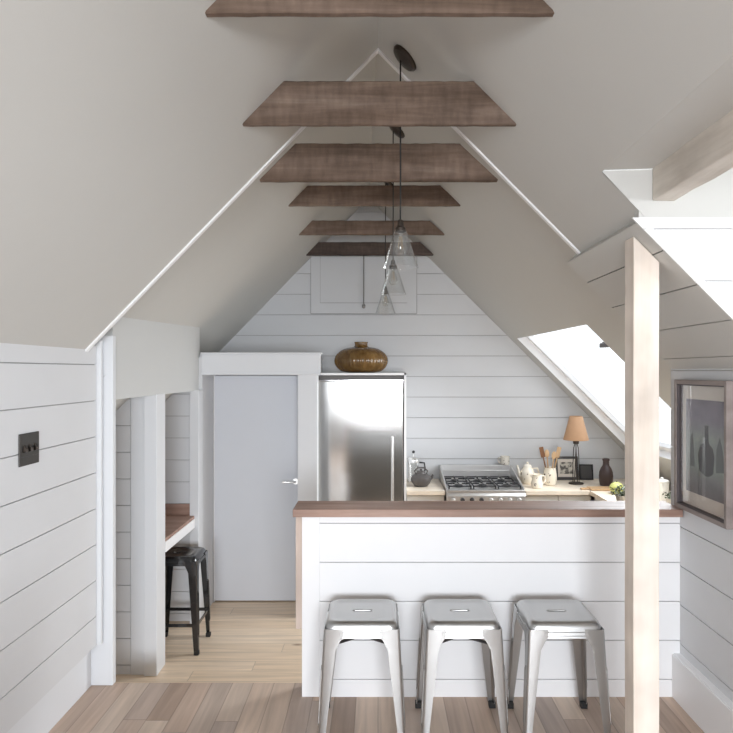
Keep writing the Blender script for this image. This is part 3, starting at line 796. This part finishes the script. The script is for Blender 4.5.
for s in (-1, 1):
    x0, x1 = sorted((s*hw, s*(hw-.014)))
    mb.prism([(.02, .895), (.02, .925), (.10, .935), (.64, 1.05), (.68, 1.05), (.68, .895)], 'x', x0, x1)
mb.build('back_guard', M['steel2'], rg, bevel=.003)
for i in range(3):
    gx0 = -.345+.235*i; gx1 = gx0+.22
    mb = MB(); z = .942
    for x in (gx0, gx1-.012): mb.box(x, x+.012, .05, .62, z-.012, z)
    for y in (.05, .335, .608): mb.box(gx0, gx1, y, y+.012, z-.012, z)
    for x in (gx0, gx1-.012):
        for y in (.05, .335, .608): mb.box(x, x+.012, y, y+.012, .910, z)
    for y in (.19, .48):
        mb.box(gx0, gx0+.075, y, y+.012, z-.010, z+.004); mb.box(gx1-.075, gx1, y, y+.012, z-.010, z+.004)
        xm = (gx0+gx1)/2; mb.box(xm-.006, xm+.006, y+.035, y+.14, z-.010, z+.004); mb.box(xm-.006, xm+.006, y-.13, y-.025, z-.010, z+.004)
    mb.build('grate', M['iron'], rg, bevel=.002)
    for y in (.196, .486):
        MB().lathe([(.052, 0), (.052, .008), (.036, .010), (.036, .020), (.020, .022)], 24, ((gx0+gx1)/2, y, .909)).build('burner', M['iron'], rg, smooth=True)

# ------------------------------------------------------------------ crockery and small things
def on(px, y): return (px-378)*y/665
# dark teapot beside the range
tp = root('teapot', 'small dark grey clay teapot on the worktop beside the fridge', 'teapot', (on(421, 6.52), 6.52, WT))
MB().lathe([(.045, 0), (.062, .004), (.088, .035), (.102, .07), (.096, .098), (.070, .118), (.048, .124)], 36).build('body', M['pot_grey'], tp, smooth=True)
MB().lathe([(.048, .122), (.046, .132), (.036, .148), (.030, .152), (.010, .156), (.012, .166), (.004, .172)], 28).build('lid', M['pot_grey'], tp, smooth=True)
MB().tube([(.075, 0, .06), (.105, 0, .085), (.118, 0, .115)], .018, 12, .009).build('spout', M['pot_grey'], tp, smooth=True)
MB().tube([(.05+.0, 0, .115), (.064, 0, .15), (.03, 0, .182), (-.03, 0, .182), (-.064, 0, .15), (-.05, 0, .115)], .008, 10).build('handle', M['pot_grey'], tp, smooth=True)
# glass coffee press
cp = root('coffee_press', 'glass coffee press with black knob behind the grey teapot', 'coffee press', (on(413.5, 6.8), 6.8, WT))
MB().lathe([(.055, .01), (.056, .012), (.056, .20), (.058, .205)], 32, cap1=False).build('jug', M['bulb_glass'], cp, smooth=True)
mb = MB()
for a in range(4):
    t_ = pi/4+a*pi/2; mb.box(.058*cos(t_)-.006, .058*cos(t_)+.006, .058*sin(t_)-.006, .058*sin(t_)+.006, 0, .215)
mb.lathe([(.060, .195), (.062, .197), (.062, .215), (.060, .217)], 32, cap0=False, cap1=False); mb.lathe([(.060, .012), (.062, .014), (.062, .035), (.060, .037)], 32)
mb.build('frame', M['handle'], cp, smooth=True)
MB().lathe([(.063, .217), (.062, .226), (.045, .245), (.015, .252), (.005, .254), (.004, .292)], 28).build('lid', M['handle'], cp, smooth=True)
MB().sphere((0, 0, .302), .015, 16).build('knob', M['black'], cp, smooth=True)
MB().tube([(.06, 0, .195), (.11, 0, .19), (.118, 0, .14), (.112, 0, .08), (.062, 0, .06)], .008, 10).build('handle', M['black'], cp, smooth=True)
# mug on the back guard
mg = root('mug', 'patterned cream mug standing on the ledge behind the range', 'mug', (on(505, 6.95), 6.95, LOW+1.05))
MB().lathe([(.035, 0), (.042, .003), (.046, .02), (.047, .09), (.044, .09), (.042, .02), (.005, .012)], 32, cap1=False).build('body', M['mug'], mg, smooth=True)
MB().tube([(-.045, 0, .075), (-.07, 0, .07), (-.074, 0, .045), (-.062, 0, .025), (-.044, 0, .02)], .006, 8).build('handle', M['mug'], mg, smooth=True)
# cream floral teapot
tp2 = root('teapot', 'cream floral teapot with tall spout on the corner worktop', 'teapot', (on(527.5, 6.68), 6.68, WT))
MB().lathe([(.045, 0), (.055, .006), (.070, .04), (.076, .08), (.070, .12), (.055, .15), (.042, .165), (.040, .172)], 36).build('body', M['cream'], tp2, smooth=True)
MB().lathe([(.043, .170), (.042, .178), (.028, .193), (.010, .198), (.013, .208), (.010, .216), (.003, .219)], 28).build('lid', M['cream_plain'], tp2, smooth=True)
MB().tube([(-.062, 0, .06), (-.085, 0, .09), (-.092, 0, .14), (-.104, 0, .185)], .018, 12, .009).build('spout', M['cream_plain'], tp2, smooth=True)
MB().tube([(.055, 0, .15), (.10, 0, .155), (.115, 0, .11), (.10, 0, .065), (.068, 0, .05)], .008, 10).build('handle', M['cream_plain'], tp2, smooth=True)
# cream jug
jg = root('milk_jug', 'low cream floral milk jug in front of the utensil crock', 'jug', (on(537, 6.42), 6.42, WT))
MB().lathe([(.042, 0), (.050, .004), (.056, .03), (.054, .06), (.046, .09), (.048, .125), (.052, .135), (.048, .134), (.042, .09), (.005, .02)], 32, cap1=False).build('body', M['cream'], jg, smooth=True)
MB().tube([(.046, 0, .12), (.08, 0, .115), (.084, 0, .075), (.056, 0, .04)], .007, 8).build('handle', M['cream_plain'], jg, smooth=True)
MB().tube([(-.045, 0, .115), (-.062, 0, .132)], .018, 10, .010).build('spout', M['cream_plain'], jg, smooth=True)
# utensil crock
cx, cy = on(550, 6.6), 6.6
ck = root('utensil_crock', 'round cream floral crock holding wooden spoons', 'crock', (cx, cy, WT))
MB().lathe([(.045, 0), (.055, .005), (.066, .05), (.067, .09), (.060, .14), (.056, .165), (.060, .175), (.055, .174), (.050, .14), (.055, .06), (.005, .014)], 36, cap1=False).build('body', M['cream'], ck, smooth=True)
def utensil(name, dx, dy, lx, ly, h, mat, label, kind):
    t = root(name, label, 'spoon' if kind == 'spoon' else 'spatula', (cx+dx, cy+dy, WT+.02), 'wooden utensils in the crock')
    MB().tube([(0, 0, 0), (lx*.75, ly*.75, h*.75)], .0065, 8).build('shaft', mat, t, smooth=True)
    d = Vector((lx, ly, h)).normalized(); c_ = Vector((lx, ly, h))*.87
    mb = MB()
    if kind == 'spoon': mb.sphere((0, 0, 0), .024, 16, (1, .35, 1.7))
    else: mb.box(-.021, .021, -.004, .004, -.05, .055)
    rot = Vector((0, 0, 1)).rotation_difference(d).to_matrix().to_4x4()
    mb.xf(Matrix.Translation(c_) @ rot)
    mb.build('bowl' if kind == 'spoon' else 'blade', mat, t, smooth=(kind == 'spoon'), bevel=0 if kind == 'spoon' else .003)
    return t
utensil('wooden_spatula', -.010, .0, -.075, .01, .345, M['spoon_dark'], 'dark brown wooden spatula in the crock, leaning toward the range', 'spatula')
utensil('wooden_spoon', -.004, .012, -.022, .02, .33, M['spoon'], 'pale wooden spoon standing nearly upright in the crock, beside the dark spatula', 'spoon')
utensil('wooden_spoon', .006, -.004, .034, -.01, .315, M['spoon'], 'pale wooden spoon tilted slightly toward the lamp in the crock', 'spoon')
utensil('wooden_spatula', .014, .006, .082, .01, .345, M['spoon'], 'pale broad wooden spatula in the crock, leaning farthest toward the lamp', 'spatula')
# standing photo frame
pf = root('photo_frame', 'dark photo frame with pale mount leaning by the crock', 'picture frame', (on(567, 6.9), 6.9, WT))
tilt = Matrix.Rotation(radians(-7), 4, 'X')
mb = MB(); a, h_ = .118, .242
mb.box(-a, -a+.024, -.01, .01, 0, h_).box(a-.024, a, -.01, .01, 0, h_).box(-a+.024, a-.024, -.01, .01, 0, .03).box(-a+.024, a-.024, -.01, .01, h_-.026, h_)
mb.xf(tilt).build('frame', M['frame_dark'], pf)
MB().box(-a+.02, a-.02, -.002, .006, .025, h_-.02).xf(tilt).build('mount', M['mat'], pf)
MB().box(-a+.048, a-.048, -.004, -.002, .062, h_-.058).xf(tilt).build('print', M['photo'], pf)
# small black frame
bf = root('photo_frame', 'small black square frame between the lamp and brown bottle', 'picture frame', (on(586.5, 6.9), 6.9, WT))
mb = MB(); a, h_ = .070, .160
mb.box(-a, -a+.014, -.01, .01, 0, h_).box(a-.014, a, -.01, .01, 0, h_).box(-a+.014, a-.014, -.01, .01, 0, .014).box(-a+.014, a-.014, -.01, .01, h_-.014, h_)
mb.xf(tilt).build('frame', M['black'], bf)
MB().box(-a+.01, a-.01, -.002, .006, .01, h_-.01).xf(tilt).build('print', M['frame_dark'], bf)
# table lamp
tl = root('table_lamp', 'table lamp with tan cone shade on slim dark metal rods', 'lamp', (on(576, 6.66), 6.66, WT))
MB().lathe([(.072, 0), (.074, .004), (.070, .012), (.02, .018)], 36).build('base', M['bronze'], tl, smooth=True)
mb = MB()
for k in range(4):
    a = pi/4+k*pi/2
    mb.tube([(.034*cos(a), .034*sin(a), .012), (.030*cos(a+.25), .030*sin(a+.25), .2), (.022*cos(a+.5), .022*sin(a+.5), .36), (.010*cos(a+.6), .010*sin(a+.6), .405)], .0042, 8)
mb.build('rods', M['bronze'], tl, smooth=True)
MB().lathe([(.010, .395), (.028, .402), (.030, .43), (.016, .44), (.016, .50)], 24).build('socket', M['bronze'], tl, smooth=True)
MB().lathe([(.123, .440), (.124, .444), (.064, .675), (.062, .678)], 48, cap0=False, cap1=False).build('lamp_shade', M['lampshade'], tl, smooth=True, solid=.002)
# brown bottle
o = MB().lathe([(.048, 0), (.058, .005), (.066, .05), (.068, .10), (.064, .14), (.050, .175), (.034, .198), (.030, .215), (.030, .245), (.035, .25), (.035, .268), (.028, .27), (.022, .262)], 36).build('stoneware_bottle', M['brown_bottle'], smooth=True)
o.location = (on(606, 6.55), 6.55, WT); tag(o, 'dark brown stoneware bottle beside the green yellow melon', 'bottle')
# chopping board with melon
bx, by = on(603, 6.34), 6.34
mb = MB().box(-.135, .155, -.075, .08, 0, .018).box(-.215, -.135, -.02, .02, 0, .018)
o = mb.build('chopping_board', M['board'], bevel=.006); o.location = (bx, by, WT); tag(o, 'small wooden chopping board on the corner worktop before the bottle', 'chopping board')
fr2 = root('melon', 'small green yellow melon lying by the chopping board', 'fruit', (on(616.5, 6.12), 6.12, WT))
mb = MB().sphere((0, 0, .055), .056, 28, (1.12, 1, .98)); mb.build('rind', M['fruit'], fr2, smooth=True)
MB().tube([(.0, 0, .106), (.004, 0, .118)], .004, 8).build('stem', M['leaf'], fr2, smooth=True)
# herbs
def herb(x, y, label, n, spread, h, seed):
    t = root('potted_herb', label, 'plant', (x, y, WT), 'herb pots on the corner worktop')
    MB().lathe([(.042, 0), (.046, .003), (.058, .075), (.062, .078), (.062, .09), (.056, .09), (.052, .075), (.005, .07)], 28, cap1=False).build('pot', M['terracotta'], t, smooth=True)
    rnd = random.Random(seed); mb = MB(); ms = MB()
    for k in range(n):
        a = rnd.uniform(0, 2*pi); rr = spread*rnd.random()**.6; z = .09+rnd.uniform(.01, h)*(1-.5*rr/spread)
        p = Vector((rr*cos(a), rr*sin(a), z)); L_ = rnd.uniform(.02, .036); w = L_*.32
        if k % 4 == 0: ms.tube([(0.2*p.x, .2*p.y, .07), (.7*p.x, .7*p.y, z*.8), tuple(p)], .0016, 5)
        m2 = MB().add([(0, 0, 0), (L_*.5, w, .004), (L_, 0, -.004), (L_*.5, -w, .004), (L_*.5, 0, -.002)], [(0, 4, 1), (1, 4, 2), (2, 4, 3), (3, 4, 0)])
        m2.xf(Matrix.Translation(p) @ Matrix.Rotation(rnd.uniform(0, 6.28), 4, 'Z') @ Matrix.Rotation(rnd.uniform(-.7, .5), 4, 'Y') @ Matrix.Rotation(rnd.uniform(-.6, .6), 4, 'X'))
        mb.add(m2.v, m2.f)
    mb.build('leaves', M['leaf'], t); ms.build('stems', M['leaf'], t)
    return t
herb(2.055, 5.58, 'leafy green herb pot just past the bar top, in front of the melon', 130, .10, .10, 3)
herb(2.42, 5.45, 'low leafy herb pot beside the white canister behind the post', 70, .09, .05, 5)
cn = root('canister', 'white ceramic canister behind the timber post under roof window', 'canister', (on(662, 5.75), 5.75, WT))
MB().lathe([(.050, 0), (.056, .004), (.058, .02), (.058, .165), (.054, .17)], 32).build('body', M['white_glaze'], cn, smooth=True)
MB().lathe([(.059, .170), (.059, .182), (.05, .190), (.012, .194), (.014, .206), (.004, .212)], 32).build('lid', M['white_glaze'], cn, smooth=True)

# ------------------------------------------------------------------ framed still life
pic = root('framed_picture', 'framed grey green bottle still life hanging on boarded wall', 'picture', (WR, 3.2, 1.02))
y0, y1, h_ = -.225, .30, .665; fd = .045
mb = MB(); w = .022
mb.box(-fd, -.001, y0, y0+w, 0, h_).box(-fd, -.001, y1-w, y1, 0, h_).box(-fd, -.001, y0+w, y1-w, 0, w).box(-fd, -.001, y0+w, y1-w, h_-w, h_)
mb.build('frame', M['frame_taupe'], pic, bevel=.002)
mb = MB(); a, b_ = y0+w, y1-w
t_ = .006
mb.box(-fd+.004, -.006, a, a+t_, w, h_-w).box(-fd+.004, -.006, b_-t_, b_, w, h_-w).box(-fd+.004, -.006, a+t_, b_-t_, w, w+t_).box(-fd+.004, -.006, a+t_, b_-t_, h_-w-t_, h_-w)
mb.build('frame_rebate', M['frame_inner'], pic)
MB().box(-.010, -.004, a, b_, w, h_-w).build('mount', M['mat'], pic)
art = MB().box(-.012, -.010, a+.03, b_-.045, w+.075, h_-w-.075).build('print', M['art'], pic)
mb = MB()
bc = .02
mb.prism([(bc-.022, .20), (bc+.022, .20), (bc+.075, .22), (bc+.085, .30), (bc+.06, .345), (bc+.022, .36), (bc+.016, .43), (bc+.020, .445), (bc-.020, .445), (bc-.016, .43), (bc-.022, .36), (bc-.06, .34), (bc-.075, .30), (bc-.065, .22)], 'x', -.0127, -.0122)
mb.cur = 1
mb.prism([(bc-.17, .24), (bc-.09, .23), (bc-.095, .34), (bc-.125, .40), (bc-.15, .34)], 'x', -.0127, -.0122)
mb.prism([(bc+.12, .23), (bc+.17, .23), (bc+.165, .38), (bc+.14, .40)], 'x', -.0127, -.0122)
mb.build('printed_bottle', [M['art_dark'], M['art_mid']], art)
MB().box(-.030, -.028, a, b_, w, h_-w).build('glazing', thin_glass('picture_glass', ior=1.3), pic)

# ------------------------------------------------------------------ switch plate
sw = root('switch_plate', 'dark metal light switch plate on the boarded wall', 'light switch', (WL, 2.91, 1.39))
MB().box(.0005, .006, -.082, .082, -.070, .070).build('plate', M['plate'], sw, bevel=.002)
for k in range(3):
    y = -.045+.045*k
    MB().prism([(0, -.017), (.013, -.012), (.013, .0), (0, .017)], 'y', y-.010, y+.010).shift((.006, 0, .004)).build('toggle', M['bronze'], sw, bevel=.001)
mb = MB()
for y in (-.068, .068):
    for z in (-.05, .05): mb.lathe([(.004, 0), (.004, .001)], 10).v
mb = MB().box(.006, .0068, -.074, .074, -.032, -.0305); mb.build('score_line', M['black'], sw)

# ------------------------------------------------------------------ pendants
def pendant(x, y, zc, sl, zbot, label, first=None):
    """canopy on the slope at (x,y,zc); glass cone bottom at zbot"""
    t = root('pendant_light', label, 'pendant light', (x, y, zc), 'glass pendants over the bar and kitchen')
    ang = math.atan(sl)
    rot = Matrix.Rotation(ang, 4, 'Y')
    MB().lathe([(.075, .004), (.075, -.010), (.066, -.020), (.03, -.026), (.012, -.030)], 36).xf(rot).build('canopy', M['bronze'], t, smooth=True)
    zb = zbot-zc; zt = zb+.185
    MB().tube([(-.026, 0, -.01), (-.026, 0, zt+.04)], .0042, 8).build('cord', M['cord'], t, smooth=True)
    o = (-.026, 0, 0)
    MB().lathe([(.006, zt+.055), (.014, zt+.048), (.017, zt+.02), (.026, zt+.012), (.027, zt-.008), (.020, zt-.012)], 24, o).build('socket', M['bronze'], t, smooth=True)
    MB().lathe([(.024, zt), (.028, zt-.006), (.085, zb+.003), (.087, zb)], 48, o, cap0=False, cap1=False).build('glass_shade', M['shade_glass'], t, smooth=True, solid=.003)
    b = MB().lathe([(.012, zt-.010), (.014, zt-.03), (.024, zt-.055), (.031, zt-.082), (.030, zt-.100), (.020, zt-.116), (.004, zt-.122)], 28, o).build('bulb', M['bulb_glass'], t, smooth=True)
    mb = MB()
    for k in range(5):
        a = 2*pi*k/5
        mb.tube([(o[0]+.006*cos(a), .006*sin(a), zt-.03), (o[0]+.013*cos(a), .013*sin(a), zt-.09)], .0012, 5)
    mb.build('filament', M['filament'], b)
    return t
pendant(.137, 3.29, near_z(.137), 1.01, 2.24, 'glass cone pendant over the bar, its whole canopy in open view')
pendant(.130, 4.56, far_z(.130, 4.56), .99, 2.255, 'middle glass cone pendant, canopy half hidden behind the deepest beam')
pendant(.092, 5.85, far_z(.092, 5.85), .99, 2.235, 'glass cone pendant hanging lowest, in front of the gable hatch')

# ------------------------------------------------------------------ light, world, camera
def area(name, loc, rot, sx, sy, power, col=(1, 1, 1)):
    l = bpy.data.lights.new(name, 'AREA'); l.shape = 'RECTANGLE'; l.size = sx; l.size_y = sy; l.energy = power; l.color = col
    o = bpy.data.objects.new(name, l); COL.objects.link(o); o.location = loc; o.rotation_euler = rot
    return o
def aim(o, d, spread=None):
    o.rotation_euler = Vector(d).to_track_quat('-Z', 'Y').to_euler()
    if spread: o.data.spread = radians(spread)
    return o
aim(area('rear_daylight', (.25, Y0-.30, 1.55), (0, 0, 0), 1.9, 1.1, 165, (.90, .945, 1)), (-.12, 1, -.24), 120)
aim(area('dormer_daylight', (2.85, 1.0, 2.28), (0, 0, 0), 1.6, .75, 56, (.90, .945, 1)), (-1, -.05, -.75))
pn = Vector(up(tuple(cc), .35)) + Vector((0, -.35, 0))
aim(area('roof_window_daylight', pn, (0, 0, 0), 1.3, 1.4, 64, (.94, .97, 1)), (-.85, -.35, -.62), 140)

w = bpy.data.worlds.new('overcast'); sc.world = w; w.use_nodes = True
bg = w.node_tree.nodes['Background']; bg.inputs['Color'].default_value = (.90, .95, 1, 1); bg.inputs['Strength'].default_value = 2.0

cam = bpy.data.cameras.new('camera'); co = bpy.data.objects.new('camera', cam); COL.objects.link(co)
co.location = (0, 0, EYE); co.rotation_euler = (radians(90), 0, 0)
cam.sensor_width = 36; cam.lens = 36*665/733; cam.shift_x = -11.5/733; cam.shift_y = 4.5/733; cam.clip_start = .05
sc.camera = co
sc.cycles.max_bounces = 14; sc.cycles.diffuse_bounces = 8; sc.cycles.glossy_bounces = 5; sc.cycles.transparent_max_bounces = 12
sc.cycles.caustics_reflective = False; sc.cycles.caustics_refractive = False
sc.cycles.use_denoising = True; sc.cycles.sample_clamp_indirect = 6
sc.view_settings.view_transform = 'Standard'; sc.view_settings.exposure = 0.0
